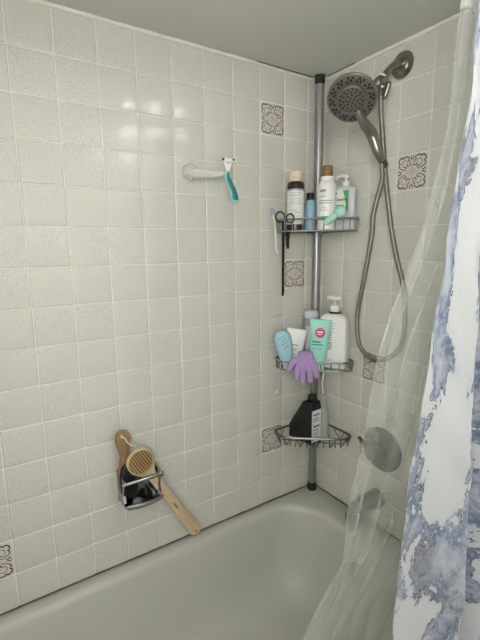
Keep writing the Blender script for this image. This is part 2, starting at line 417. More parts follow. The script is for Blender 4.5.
# ------------------------------------------------------------------ bathtub
def tub():
    RZ = ZO - 1.62
    root = thing('bathtub', 'off-white enamel bathtub with rounded basin along the tiled walls', 'bathtub', (-.76, -.38, 0))
    mb = MB()
    def ring(x0, x1, y0, y1, r, z, k=10):
        pts = rrect((x1 - x0) / 2, (y1 - y0) / 2, r, k)
        return [V((p[0] + (x0 + x1) / 2, p[1] + (y0 + y1) / 2, z)) for p in pts]
    X0, X1, Y0, Y1 = -1.522, -.002, -.76, -.002
    ix0, ix1, iy0, iy1 = -1.43, -.105, -.69, -.040
    rs = [ring(X0, X1, Y0, Y1, .004, .0), ring(X0, X1, Y0, Y1, .004, RZ - .012), ring(X0 + .001, X1 - .001, Y0 + .006, Y1 - .001, .004, RZ - .002),
          ring(X0 + .004, X1 - .004, Y0 + .016, Y1 - .003, .006, RZ)]
    for ins, z, r in ((-.014, 0, .17), (-.006, -.0015, .17), (0, -.005, .17), (.007, -.013, .165), (.012, -.026, .16), (.018, -.06, .155), (.030, -.13, .15), (.043, -.20, .145), (.055, -.245, .14), (.075, -.285, .13), (.105, -.315, .11), (.15, -.333, .08), (.22, -.34, .05)):
        sl = max(0, -z) * .55
        rs.append(ring(ix0 + ins + sl, ix1 - ins, iy0 + ins, iy1 - ins, r, RZ + z))
    mb.rings(rs, False, True, 0, True); mb.f[-1] = mb.f[-1]
    mb.shift((.76, .38, 0)); mb.build('basin', M_TUB, root, angle=60)
    # overflow plate on the sloping end wall, drain in the bottom
    b = MB(); b.lathe([(.0, .008), (.012, .0085), (.030, .007), (.036, .003), (.037, 0)][::-1], axisM((-.76 + .62, 0, 0), (-1, 0, .16)), 28)
    b.shift((.76 - .002, .38 - .375, RZ - .115)); b.build('overflow_plate', M_NICKEL, root)
    return root
tub()

# ------------------------------------------------------------------ tension pole
px, py = -.036, -.032
pole = thing('shelf_pole', 'grey metal tension pole standing in the tiled corner from tub to ceiling', 'pole', (px, py, ZO - 1.62))
H = 1.62 + .008
b = MB(); b.lathe([(.0155, .03), (.0155, H - .03)], seg=24); b.build('upright', M_STEEL, pole)
b = MB(); b.lathe([(.0175, 0.0005), (.0195, .005), (.0195, .020), (.017, .028), (.017, .034)], seg=24); b.build('foot', M_RUBBER, pole)
b = MB(); b.lathe([(.0165, H - .027), (.018, H - .024), (.0185, H - .004), (.020, H - .0005)], seg=24); b.build('ceiling_cap', M_RUBBER, pole)

OUT = [(-.046, -.012), (-.20, -.012), (-.222, -.020), (-.234, -.044), (-.228, -.082), (-.19, -.122), (-.143, -.160), (-.095, -.198), (-.062, -.222), (-.030, -.226), (-.014, -.206), (-.012, -.17), (-.012, -.046)]
def shelf(zr, zf, label, vee=False):
    zr += ZO; zf += ZO
    root = thing('corner_shelf', label, 'shelf', (px, py, zf), group=None)
    sh = (-px, -py, -zf)
    o2 = catmull([(x, y, 0) for x, y in OUT], 5)
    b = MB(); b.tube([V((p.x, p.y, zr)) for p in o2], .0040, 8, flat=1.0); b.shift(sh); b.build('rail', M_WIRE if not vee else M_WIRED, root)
    if vee:
        b2 = MB(); k0, k1 = int(len(o2) * .34), int(len(o2) * .62)
        b2.tube([V((p.x - .001, p.y - .001, zr + .0005)) for p in o2[k0:k1]], .0046, 8); b2.shift(sh); b2.build('front_bar', M_WIRE, root)
    ctr = V((-.075, -.07, 0)); ins = .93 if vee else .985
    low = [ctr + (V((p.x, p.y, 0)) - ctr) * ins for p in o2]
    b = MB(); n = len(o2); step = 5 if vee else 3
    if not vee: b.tube([V((p.x, p.y, zf + .002)) for p in low], .0030, 7)
    for i in range(4, n - 3, step):
        p, q = o2[i], low[i]
        if vee:
            q = low[i + 1]; r2 = o2[min(i + 3, n - 1)]
            b.tube([V((p.x, p.y, zr)), V((q.x, q.y, zf + .002))], .0018, 6); b.tube([V((r2.x, r2.y, zr)), V((q.x, q.y, zf + .002))], .0018, 6)
        else: b.tube([V((p.x, p.y, zr)), V((q.x, q.y, zf + .002))], .0020, 6)
    for k in range(1, 12):
        ends = []; d = (k - 6) * .030          # floor wires run parallel to the diagonal
        for (p, q) in zip(low, low[1:] + low[:1]):
            f0 = p.x - p.y - d; f1 = q.x - q.y - d
            if f0 * f1 < 0: ends.append(p.lerp(q, f0 / (f0 - f1)))
        if len(ends) >= 2:
            ends.sort(key=lambda e: e.x + e.y); a, c = ends[0], ends[-1]
            b.tube([V((a.x, a.y, zf + .002)), V((c.x, c.y, zf + .002))], .0018, 6)
    b.tube([V((-.045, -.045, zf + .002)), V((-.045, -.045, zr))], .002, 6); b.tube([V((-.20, -.03, zf + .002)), V((-.03, -.20, zf + .002))], .002, 6)
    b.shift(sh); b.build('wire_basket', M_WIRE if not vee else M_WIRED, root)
    # clamp round the pole
    b = MB(); b.lathe([(.0165, zr - .014), (.020, zr - .012), (.020, zr + .008), (.0165, zr + .010)], Matrix.Translation((px, py, 0)), 20)
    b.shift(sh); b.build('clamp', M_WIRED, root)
    return root
FT, FM, FB = -.548, -1.050, -1.352
shelf(-.506, FT, 'uppermost wire corner shelf on the pole, under the tall white-labelled bottles')
shelf(-1.018, FM, 'wire corner shelf at mid-pole with the lilac glove over its rail')
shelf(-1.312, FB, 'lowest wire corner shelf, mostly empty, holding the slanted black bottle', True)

# ------------------------------------------------------------------ bottles
CAM = V((-1.1732, -1.2304))
def face(x, y, extra=0.0):
    """rotation that turns a thing's front (-y) towards the middle of the room"""
    d = (CAM - V((x, y))).normalized(); return math.atan2(d.x, -d.y) + extra
def loft(prof, e=2.0, seg=32, cx=None, mat_i=0, mb=None):
    """prof: (z, a, b[, e[, dx]])"""
    mb = mb or MB(); rs = []
    for q in prof:
        z, a, bb = q[:3]; ee = q[3] if len(q) > 3 else e; dx = q[4] if len(q) > 4 else 0
        rs.append([V((x + dx, y, z)) for x, y in sup(a, bb, ee, seg)])
    mb.rings(rs, True, True, mat_i); return mb
def wrap(mb, r, z0, z1, a0, a1, mi=0, n=16, lift=.0004):
    """label band on a round bottle; angle 0 faces the room"""
    vs = []
    for i in range(n + 1):
        a = a0 + (a1 - a0) * i / n
        for z in (z0, z1): vs.append(V(((r + lift) * math.sin(a), -(r + lift) * math.cos(a), z)))
    mb.add(vs, [[2 * i, 2 * i + 2, 2 * i + 3, 2 * i + 1] for i in range(n)], mi, True)
def pump(root, z, s=1.0, m=None, spout=(-1, 0), tall=.03):
    m = m or M_WHITE
    b = MB(); b.lathe([(.013 * s, z), (.0135 * s, z + .002), (.0135 * s, z + .014 * s), (.011 * s, z + .018 * s), (.006 * s, z + .020 * s)], seg=20)
    b.build('pump_collar', m, root)
    b = MB(); b.lathe([(.004 * s, z + .018 * s), (.004 * s, z + .018 * s + tall)], seg=10)
    zt = z + .018 * s + tall
    b.lathe([(.007 * s, zt - .004), (.0095 * s, zt), (.0095 * s, zt + .008 * s), (.006 * s, zt + .011 * s)], seg=16)
    d = V((spout[0], spout[1], 0)).normalized()
    b.tube([V((0, 0, zt + .004 * s)), d * .018 * s + V((0, 0, zt + .006 * s)), d * .03 * s + V((0, 0, zt + .003 * s)), d * .036 * s + V((0, 0, zt - .005 * s))], [.006 * s, .0055 * s, .0045 * s, .0035 * s], 10)
    b.build('pump_head', m, root)
def lines(mb, fn, rows, mi=0):
    """illegible small print: rows of thin bars (x0, x1, z, h)"""
    for x0, x1, z, h in rows:
        n = 4; vs = []
        for i in range(n + 1):
            x = x0 + (x1 - x0) * i / n; vs += [fn(x, z - h / 2), fn(x, z + h / 2)]
        mb.add(vs, [[2 * i, 2 * i + 2, 2 * i + 3, 2 * i + 1] for i in range(n)], mi, False)
def cyl_fn(r, lift=.0008): return lambda x, z: V(((r + lift) * math.sin(x / r), -(r + lift) * math.cos(x / r), z))
def item(name, label, cat, x, y, zf, extra=0.0, tilt=None, group=None):
    M = Matrix.Translation((x, y, zf + ZO + .0045)) @ Matrix.Rotation(face(x, y, extra), 4, 'Z')
    if tilt: M = M @ Matrix.Rotation(tilt[0], 4, 'Y') @ Matrix.Rotation(tilt[1], 4, 'X')
    return thing(name, label, cat, M=M, group=group)

def print_on(root, mb, m, names=('label_band', 'label_panel', 'body')):
    kids = {c.name.split('.')[0]: c for c in root.children}
    o = next(kids[k] for k in names if k in kids); me = o.data
    if m.name not in [q.name for q in me.materials if q]: me.materials.append(m)
    mi = [q.name for q in me.materials].index(m.name)
    bm = bmesh.new(); bm.from_mesh(me); vs = [bm.verts.new(p) for p in mb.v]
    for f in mb.f:
        q = bm.faces.new([vs[i] for i in f]); q.material_index = mi; q.smooth = False
    bm.to_mesh(me); bm.free()

# -- top shelf
R = .0305
t = item('bottle', 'dark brown bottle with long white label and cream cap on the uppermost shelf', 'bottle', -.170, -.062, FT)
b = MB(); b.lathe([(R - .004, 0), (R, .004), (R, .158), (R - .002, .165), (R - .008, .170)], seg=32); b.build('body', M_DARKBROWN, t)
b = MB(); wrap(b, R, .022, .1375, -1.6, 1.6); b.build('label_band', M_LABEL, t)
b = MB(); wrap(b, R, .1380, .1425, -1.6, 1.6); b.build('blue_edge', M_LABELB, t)
b = MB(); lines(b, cyl_fn(R), [(-.022, .02, .128, .0022), (-.022, .012, .120, .0022), (-.022, .018, .108, .0016), (-.022, .015, .100, .0016), (-.022, .02, .092, .0016), (-.022, .004, .070, .0022), (-.022, .016, .062, .0016), (-.022, .018, .050, .0016)]); print_on(t, b, M_INK)
b = MB(); b.lathe([(.0225, .168), (.024, .170), (.024, .199), (.0225, .203), (.018, .204)], seg=28); b.build('cap', M_CREAM, t)

R = .0205
t = item('bottle', 'small light blue bottle with black cap on the uppermost shelf beside the pole', 'bottle', -.1005, -.0625, FT)
b = MB(); b.lathe([(R - .003, 0), (R, .003), (R, .098), (R - .003, .106), (R - .008, .112)], seg=28); b.build('body', M_BLUE, t)
b = MB(); b.lathe([(.0135, .111), (.014, .112), (.014, .134), (.013, .1355)], seg=24); b.build('cap', M_BLACK, t)
b = MB(); lines(b, cyl_fn(R), [(-.010, .010, .094, .002), (-.012, .008, .040, .002), (-.012, .006, .034, .0016)]); print_on(t, b, M_INK)

R = .0315
t = item('bottle', 'white bottle with brown wooden-look cap and teal band near its base', 'bottle', -.102, -.148, FT)
b = MB(); b.lathe([(R - .004, 0), (R, .004), (R, .140), (R - .002, .152), (R - .006, .162), (R - .010, .167), (R - .008, .169), (R - .0075, .177), (R - .010, .180)], seg=32); b.build('body', M_WHITE, t)
b = MB(); b.lathe([(.0175, .179), (.018, .180), (.018, .213), (.0172, .215)], seg=24); b.build('cap', M_TAN, t)
b = MB(); wrap(b, R, .034, .046, -1.5, 1.5); b.build('teal_band', M_TEALBAND, t)
b = MB(); lines(b, cyl_fn(R), [(-.026, -.004, .131, .007), (-.027, .0, .112, .0022), (-.027, .020, .098, .003), (-.027, .016, .090, .003), (-.027, -.002, .074, .002), (-.027, .004, .066, .002)]); print_on(t, b, M_INK)

t = item('pump_bottle', 'frosted pump bottle with green and white label on the uppermost shelf', 'bottle', -.039, -.176, FT, -.25)
b = loft([(0, .033, .017, 5), (.004, .036, .019, 5), (.135, .036, .019, 5), (.143, .034, .017, 4), (.147, .026, .014, 3), (.150, .013, .012, 2)]); b.build('body', M_FROST, t)
b = MB(); f = -.0196
b.box((-.010, f, .098), (.046, .0008, .076)); b.build('label_panel', M_LABEL, t)
b = MB(); vs = [V((x, f - .0007, z)) for x, z in ((-.006, .134), (.0145, .134), (.0145, .062), (.003, .062), (.006, .085), (.001, .112))]; b.add(vs, [[0, 1, 2, 3, 4, 5]], 0, False); b.build('green_panel', M_GREEN, t)
b = text_mb('CeraVe', .0135, lambda x, y: V((x - .010, f - .0012, y + .103)), bold=.0004); lines(b, lambda x, z: V((x, f - .0012, z)), [(-.03, -.024, .124, .006)]); b.build('lettering', M_INKD, t)
b = MB(); lines(b, lambda x, z: V((x, f - .0012, z)), [(-.03, .0, .084, .003), (-.03, .002, .078, .0022), (-.03, -.002, .071, .0022)]); print_on(t, b, M_GREEN)
pump(t, .149, 1.0, tall=.012)

# mint scrubber lying against the rail
M = Matrix.Translation((-.108, -.193, FT + ZO + .05)) @ Matrix.Rotation(face(-.09, -.19), 4, 'Z') @ Matrix.Rotation(.95, 4, 'Y')
t = thing('face_scrubber', 'mint green round-headed scrubber lying slanted behind the uppermost shelf rail', 'scrubber', M=M)
b = MB(); Mx = Matrix.Rotation(PI / 2, 4, 'X')
b.lathe([(.001, .010), (.012, .010), (.018, .007), (.0205, 0), (.018, -.007), (.012, -.009), (.001, -.009)], Matrix.Translation((0, 0, .024)) @ Mx, 24); b.build('head', M_MINT, t)
b = MB(); b.lathe([(.013, .0), (.0145, .003), (.0125, .005)], Matrix.Translation((0, -.0095, .024)) @ Mx, 20); b.build('bristle_ring', M_MINT, t)
b = MB(); b.tube([(0, 0, .006), (0, -.001, -.01), (0, 0, -.03), (0, 0, -.042)], [.009, .012, .013, .007], 12, flat=.6); b.build('handle', M_MINT, t)

# things hanging on the end of the top shelf
t = thing('razor', 'blue and white slim razor hung on the end of the uppermost shelf', 'razor', (-.238, -.034, ZO - .588))
b = MB(); b.tube(catmull([(-.016, -.004, .10), (-.008, -.006, .07), (-.004, -.006, .03), (0, -.004, -.01), (.006, -.003, -.035)], 5), [.004] * 8 + [.0048] * 6 + [.0035] * 7, 8, flat=.6); b.build('handle', M_WHITE, t)
b = MB(); b.box((-.030, -.004, .108), (.013, .010, .024), Matrix.Rotation(.12, 4, 'Y'), bev=.003); b.build('head', M_LABELB, t)
t = thing('hair_comb', 'long thin black comb hanging straight down below the uppermost shelf', 'comb', (-.217, -.050, ZO - .58))
b = MB(); b.prism([(-.0045, .07), (.0045, .07), (.005, -.19), (.003, -.197), (-.003, -.197)], -.002, .002, bev=.0015); b.build('spine', M_BLACK, t)
b = MB()
for i in range(46): b.box((.0062, 0, .035 - i * .0048), (.004, .0022, .0016))
b.build('teeth', M_BLACK, t)
for i, (x, y, z, r, rx, lab) in enumerate(((-.240, -.062, -.497, .0155, .3, 'black elastic hair tie looped over the shelf end nearest the comb'), (-.222, -.0945, -.503, .013, -.1, 'black elastic hair tie hooked on the shelf rail in front of the brown bottle'))):
    b = MB(); Mt = Matrix.Translation((x, y, z + ZO)) @ Matrix.Rotation(-.75, 4, 'Z') @ Matrix.Rotation(PI / 2 + rx, 4, 'X')
    b.tube([Mt @ V((r * math.cos(a), r * 1.15 * math.sin(a), 0)) for a in [2 * PI * k / 24 for k in range(24)]], .0026, 8, closed=True)
    o = b.build('hair_tie', M_RUBBER, None, loc=(x, y, z + ZO)); tag(o, lab, 'hair tie', None)
t = thing('hair_clip', 'short black hair clip hanging under the shelf beside the comb', 'clip', (-.199, -.055, ZO - .575))
b = MB(); b.prism([(-.006, .035), (.006, .035), (.0045, -.03), (0, -.034), (-.0045, -.03)], -.004, 0, bev=.002); b.build('jaw', M_BLACK, t)
b = MB(); b.prism([(-.007, .03), (.007, .03), (.004, -.024), (-.004, -.024)], .001, .005, bev=.002); b.lathe([(.003, -.008), (.003, .008)], Matrix.Translation((0, .0, .01)) @ Matrix.Rotation(PI / 2, 4, 'Y'), 10); b.build('grip', M_BLACK, t)

# -- middle shelf
t = item('squeeze_bottle', 'soft light blue bottle with dark script, leaning at the end of the mid shelf', 'bottle', -.209, -.077, FM, 0, (-.20, 0))
b = loft([(.034, .021, .017), (.042, .025, .020), (.075, .030, .024), (.108, .0325, .025), (.126, .031, .023), (.138, .025, .018), (.145, .014, .010)], 2.4); b.build('body', M_BLUEROLL, t)
b = loft([(0, .019, .017), (.003, .020, .018), (.033, .022, .018), (.035, .020, .016)], 2.2); b.build('cap', M_BLUE, t)
b = MB(); fn = lambda x, z: V((x, -.0262 + 12 * x * x + .0, z))
for x0, z0, w in ((-.012, .118, .026), (-.004, .107, .020), (-.008, .094, .024), (.0, .080, .016)):
    pts = [fn(x0 + w * i / 8, z0 + .0035 * math.sin(i * 1.9) + .0015 * i) for i in range(9)]; b.tube(pts, .0009, 5)
b.build('lettering', M_TEALINK, t)

def tube_shape(root, h, w, d, capm, bodym, caph=.02):
    rs = [(caph, w * .33, d), (caph + .004, w * .37, d), (h * .45, w * .43, d * .85), (h * .8, w * .48, d * .42), (h * .94, w * .5, .0022), (h, w * .5, .0018)]
    b = loft([(z, a, q, 2.2) for z, a, q in rs]); b.build('body', bodym, root)
    b = loft([(0, w * .33, d * .96), (.002, w * .35, d), (caph - .001, w * .35, d)], 2.1); b.build('cap', capm, root)
    return lambda x, z: V((x, -interp([(zz, q) for zz, a, q in rs], z) * math.sqrt(max(0, 1 - (x / (w * .5)) ** 2)) - .0014, z))
t = item('cream_tube', 'white cream tube standing on its cap between the blue bottle and the grey can', 'tube', -.170, -.050, FM, 0, (.14, 0))
fn = tube_shape(t, .142, .076, .016, M_WHITE, M_WHITE)
b = MB(); lines(b, fn, [(-.012, .012, .082, .004), (-.014, .010, .068, .0022), (-.012, .008, .060, .0022), (-.012, .012, .047, .002)]); print_on(t, b, M_INK)

R = .027
t = item('spray_can', 'grey metallic can standing against the pole on the mid shelf', 'can', -.092, -.070, FM)
b = MB(); b.lathe([(R - .002, 0), (R, .003), (R, .172), (R - .002, .177)], seg=28); b.build('body', M_GREYCAN, t)
b = MB(); b.lathe([(R - .001, .178), (R + .0005, .180), (R + .0005, .196), (R - .003, .204), (R - .010, .208)], seg=28); b.build('cap', M_FROST, t)
b = MB(); wrap(b, R, .05, .15, -.9, .5); b.build('label_band', M_FROST, t)

t = item('cream_tube', 'mint green tube with magenta round emblem standing before the white pump bottle', 'tube', -.129, -.146, FM, .05, (.05, 0))
fn = tube_shape(t, .186, .076, .019, M_MINTT, M_MINTT, .024)
b = MB(); cc = [fn(0 + .0185 * math.cos(2 * PI * k / 28), .138 + .0185 * math.sin(2 * PI * k / 28)) + V((0, -.0004, 0)) for k in range(28)]; b.add([fn(0, .138) + V((0, -.0004, 0))] + cc, [[0, 1 + k, 1 + (k + 1) % 28] for k in range(28)], 0, True); b.build('emblem', M_MAGENTA, t)
b = MB(); lines(b, lambda x, z: fn(x, z) + V((0, -.0012, 0)), [(-.010, .010, .141, .004), (-.007, .007, .133, .002)]); print_on(t, b, M_WHITE, ('emblem',))
b = MB(); lines(b, fn, [(-.026, .004, .105, .0055), (-.026, .014, .095, .0045)]); b.build('lettering', M_TEALINK, t)
b = MB(); lines(b, fn, [(-.024, .010, .080, .007)]); print_on(t, b, M_LABELB)

t = item('pump_bottle', 'big white square-shouldered pump bottle with vertical black lettering on the mid shelf', 'bottle', -.060, -.160, FM, -.30)
hw, hd = .0505, .028
b = loft([(0, hw - .006, hd - .006, 6), (.004, hw, hd, 7), (.178, hw, hd, 7), (.190, hw - .003, hd - .002, 6), (.199, hw - .012, hd - .007, 4), (.204, hw - .028, hd - .012, 3), (.205, .015, .015, 2)], seg=48); b.build('body', M_WHITE, t)
b = MB(); b.lathe([(.022, .2045), (.022, .209), (.018, .2105)], seg=28); b.build('neck_ring', M_BLACK, t)
b = text_mb('NATIVE', .0205, lambda x, y: V((-y - .006, -hd - .0006, x + .108)), spacing=1.05); b.build('lettering', M_INKD, t)
b = MB(); lines(b, lambda x, z: V((x, -hd - .0006, z)), [(-.012, .006, .160, .002), (-.012, .010, .152, .0018), (-.026, .004, .036, .0016), (-.026, .008, .030, .0016)]); print_on(t, b, M_INK)
b = MB(); lines(b, lambda x, z: V((x, -hd - .0006, z)), [(-.016, .012, .170, .0012)]); print_on(t, b, M_RUST)
b = MB(); b.lathe([(.0165, .210), (.0175, .212), (.0175, .228), (.015, .233), (.008, .236)], seg=24); b.build('pump_collar', M_WHITE, t)
b = MB(); b.lathe([(.0042, .234), (.0042, .252)], seg=12); b.lathe([(.007, .250), (.012, .254), (.013, .262), (.009, .266)], seg=20)
b.tube([(0, 0, .258), (-.016, 0, .261), (-.026, 0, .260), (-.030, 0, .256)], [.008, .0075, .006, .005], 10, flat=.75); b.tube([(0, 0, .258), (.016, .001, .260), (.020, .001, .258)], [.008, .007, .004], 10, flat=.75); b.build('pump_head', M_WHITE, t)

# lilac glove draped over the rail
def glove():
    x, y, z = -.180, -.136, ZO - 1.006
    M = Matrix.Translation((x, y, z)) @ Matrix.Rotation(-.74, 4, 'Z')
    t = thing('exfoliating_glove', 'lilac knitted glove draped over the mid shelf rail, fingers hanging down', 'glove', M=M)
    b = MB()
    # palm hangs in front of the rail, wrist folds back over it
    path = [(.030, .020), (.014, .026), (.0, .020), (-.010, .010), (-.013, -.006), (-.013, -.022), (-.012, -.036)]
    rs = []
    for i, (yy, zz) in enumerate(path):
        w = [.024, .026, .028, .032, .037, .040, .039][i]; th = [.004, .006, .008, .009, .010, .010, .009][i]; dx = [0, 0, 0, .002, .004, .005, .006][i]
        tz = V((path[min(i + 1, 6)][0] - path[max(i - 1, 0)][0], path[min(i + 1, 6)][1] - path[max(i - 1, 0)][1])).normalized(); nn = V((-tz.y, tz.x))
        rs.append([V((dx + u, yy + nn.x * v, zz + nn.y * v)) for u, v in sup(w, th, 2.5, 28)])
    b.rings(rs, True, True)
    for (x0, z0, x1, z1, r, y1) in ((-.025, -.024, -.027, -.070, .0105, -.016), (-.005, -.028, -.006, -.078, .0112, -.018), (.017, -.028, .019, -.078, .0112, -.017), (.037, -.022, .043, -.062, .0102, -.015)):
        pts = catmull([(x0, -.013, z0 + .012), ((x0 + x1) / 2 - .001, -.016, (z0 + z1) / 2), (x1, y1, z1 + .006), (x1, y1, z1)], 5)
        n = len(pts); b.tube(pts, [r * (1.0 if i < n * .72 else max(.35, 1 - ((i / n - .72) / .28) ** 2 * .75)) for i in range(n)], 12)
    pts = catmull([(-.028, -.012, .006), (-.042, -.014, -.006), (-.051, -.014, -.022), (-.055, -.013, -.033), (-.055, -.013, -.037)], 5)
    n = len(pts); b.tube(pts, [.012 * (1.0 if i < n * .72 else max(.35, 1 - ((i / n - .72) / .28) ** 2 * .75)) for i in range(n)], 12)
    b.build('knit', M_PURPLE, t, angle=80)
    b = MB(); rs = [[V((u, .030 + k, .0205 - k * .15 + v)) for u, v in sup(.025, .0055, 2.5, 28)] for k in (0, .006, .012)]; b.rings(rs); b.build('cuff', M_PURPLE, t)
glove()
t = thing('hanging_strap', 'narrow pale strap with rusty red edge hanging from the mid shelf end', 'strap', (-.236, -.052, ZO - 1.035))
b = MB(); pts = catmull([(.004, -.004, .012), (.000, -.006, -.02), (.002, -.004, -.05), (-.006, -.004, -.082), (-.014, -.003, -.108)], 6); n = len(pts)
b.tube(pts, [.0062 * (1 - .6 * abs(i / (n - 1) - .4)) for i in range(n)], 8, flat=.5); b.build('band', M_PINKSTRAP, t)
b = MB(); b.tube([p + V((-.0035, -.0018, 0)) for p in pts[:-4]], .0014, 6); b.tube(catmull([(.004, -.006, .012), (-.006, -.006, .004), (.0, -.008, -.01)], 4), .0024, 6); b.build('edging', M_RUST, t)
b = MB(); b.box((.012, -.006, -.002), (.014, .008, .012), bev=.003); b.build('buckle', M_BLACK, t)
t = thing('cotton_cord', 'thin white cord dangling below the mid shelf beside the pole', 'cord', (-.118, -.165, ZO - 1.05))
b = MB(); b.tube(catmull([(0, 0, .012), (.002, 0, -.02), (-.003, .001, -.05), (.002, 0, -.075), (-.001, 0, -.088)], 6), .0022, 6); b.build('strand', M_LABEL, t)
b = MB(); b.tube([V((.004 * math.cos(2 * PI * k / 14), .0, .014 + .006 * math.sin(2 * PI * k / 14))) for k in range(14)], .0016, 6, closed=True); b.build('loop', M_LABEL, t)

# -- bottom shelf
M = Matrix.Translation((-.124, -.090, FB + ZO + .0045)) @ Matrix.Rotation(math.radians(-84), 4, 'Z')
t = thing('bottle', 'black slant-shouldered bottle with white side label on the lowest shelf', 'bottle', M=M)
b = MB(); b.prism([(-.070, .0), (.046, .0), (.047, .145), (.042, .166), (.010, .170), (.001, .164), (-.069, .052)], -.030, .030, bev=.006); b.build('body', M_BLACK, t)
b = MB(); b.lathe([(.016, .168), (.0175, .171), (.0175, .188), (.016, .191)], Matrix.Translation((.026, 0, 0)), 24); b.build('cap', M_BLACK, t)
b = MB(); b.box((.0474, 0, .072), (.0008, .050, .128)); b.build('label_panel', M_LABEL, t)
b = MB(); f2 = lambda x, z: V((.0483, x, z)); lines(b, f2, [(-.018, .018, .118, .005), (-.018, .012, .104, .003), (-.018, .016, .094, .003), (-.018, .018, .072, .006), (-.018, .012, .058, .003), (-.018, .015, .046, .002), (-.018, .012, .036, .002), (-.018, .016, .024, .003)]); print_on(t, b, M_INKD)

R = .0225
t = item('spray_bottle', 'clear plastic spray bottle behind the black bottle on the lowest shelf', 'bottle', -.060, -.112, FB)
b = MB(); b.lathe([(R - .003, 0), (R, .003), (R, .105), (R - .003, .115), (.011, .128), (.010, .134)], seg=28); b.build('body', M_CLEARW, t)
b = MB(); b.lathe([(.012, .132), (.0125, .134), (.0125, .146), (.009, .149)], seg=20); b.build('collar', M_CLEARW, t)
b = MB(); b.lathe([(.008, .148), (.010, .152), (.010, .170), (.007, .176)], seg=16); b.tube([(0, 0, .166), (-.012, 0, .168), (-.024, 0, .166)], [.007, .0065, .005], 10); b.tube([(-.008, 0, .160), (-.016, 0, .152), (-.018, 0, .140)], [.003, .003, .002], 8); b.build('trigger_head', M_CLEARW, t)

# ------------------------------------------------------------------ shower
def W(x, y, z): return V((x, y, z + ZO))
nF = V((-.558, -.407, -.721)).normalized()
HC = W(-.214, -.35, -.190)
root = thing('showerhead', 'brushed nickel round shower head on its arm at the end wall', 'shower head', W(0, -.355, -.058))
RS = -root.location
b = MB(); b.lathe([(.038, 0.001), (.039, .003), (.038, .006), (.033, .0065), (.027, .004), (.021, .005), (.017, .009), (.0135, .018)], axisM(W(0, -.355, -.06), (-1, 0, 0)), 36); b.shift(RS); b.build('wall_flange', M_NICKEL, root)
b = MB(); arm = catmull([W(-.010, -.355, -.059), W(-.030, -.3545, -.062), W(-.052, -.3535, -.077), W(-.092, -.351, -.116)], 6); b.tube(arm, .0112, 16); b.shift(RS); b.build('shower_arm', M_NICKEL, root)
b = MB(); d = V((-.70, .02, -.70)).normalized(); Ma = axisM(W(-.088, -.351, -.112), d); b.lathe([(.0145, 0), (.0168, .001), (.0168, .006), (.0145, .007)], Ma, 24); b.shift(RS); b.build('washer_ring', M_WHITE, root)
b = MB(); b.lathe([(.0135, .006), (.016, .009), (.0165, .030), (.0145, .034), (.0105, .040), (.013, .047), (.014, .055), (.010, .063)], Ma, 24)
b.lathe([(.008, -.004), (.0125, .004), (.0125, .018), (.010, .024)], axisM(W(-.102, -.352, -.124), (.35, -.35, -.87)), 20)
b.lathe([(.0115, 0), (.0125, .006), (.010, .012)], axisM(W(-.104, -.366, -.128), (.1, -1, .1)), 18)
b.shift(RS); b.build('diverter', M_NICKEL, root)
b = MB(); hook = W(-.088, -.362, -.150)
pts = [hook + V((.004 * math.sin(a) , -.004 - .008 * math.cos(a), .020 * math.cos(a / 1.0))) for a in [PI * k / 10 for k in range(11)]]
b.tube(pts, [.006, .0075, .008, .008, .008, .008, .0075, .007, .006, .005, .004], 12); b.shift(RS); b.build('lever', M_NICKEL, root)
MF = axisM(HC, nF) @ Matrix.Scale(.87, 4)
b = MB(); b.lathe([(.012, -.062), (.020, -.054), (.032, -.046), (.056, -.030), (.074, -.016), (.0805, -.006), (.0805, .0), (.078, .0025)], MF, 48); b.shift(RS); b.build('ring_housing', M_NICKEL, root)
b = MB(); b.lathe([(.0775, .0005), (.0775, .0022), (.076, .0030), (.050, .0034), (.047, .0020), (.046, .0005)], MF, 48, 0)
rng_ = random.Random(3)
for k in range(12):
    a = 2 * PI * k / 12
    for (rr, da) in ((.068, -.10), (.068, .10), (.0595, 0.0), (.0575, .20)):
        p = V((rr * math.cos(a + da), rr * math.sin(a + da), .0028)); b.lathe([(.0043, 0), (.0040, .0018), (.001, .0022)], MF @ Matrix.Translation(p), 8, 1)
b.shift(RS); b.build('face_ring', [M_FACE, M_RUBBER], root)

root = thing('hand_shower', 'detachable nickel hand spray docked in the middle of the round shower head', 'hand shower', HC)
RS = -root.location
b = MB(); b.lathe([(.043, .0015), (.0445, .004), (.0445, .0065), (.0415, .0095), (.030, .0105), (.001, .0108)], MF, 40, 0)
for rr, n in ((.036, 16), (.027, 12), (.0175, 8), (.008, 4)):
    for k in range(n):
        a = 2 * PI * k / n + rr * 40
        b.lathe([(.0031, 0), (.0029, .0022), (.001, .0026)], MF @ Matrix.Translation((rr * math.cos(a), rr * math.sin(a), .0098)), 8, 1)
b.shift(RS); b.build('spray_disc', [M_FACE, M_RUBBER], root)
HE = W(-.079, -.356, -.343)
hd_ = (HE - HC); hd_ = (hd_ - nF * hd_.dot(nF)).normalized()
hp = catmull([HC + hd_ * .036 + nF * .004, HC + hd_ * .062 + nF * .010, HC + hd_ * .090 + nF * .010, HC + hd_ * .125 + nF * .003, HE - (HE - HC).normalized() * .03, HE], 6)
n = len(hp); b = MB(); b.tube(hp, [interp([(0, .011), (.2, .0125), (.42, .0165), (.62, .0168), (.85, .0135), (1, .0125)], i / (n - 1)) for i in range(n)], 16); b.shift(RS); b.build('handle', M_NICKEL, root)
hdir = (hp[-1] - hp[-4]).normalized()
b = MB(); b.lathe([(.0115, -.001), (.0118, .002), (.0105, .018), (.0085, .024)], axisM(HE, hdir), 18); b.shift(RS); b.build('hose_nut', M_NICKELD, root)

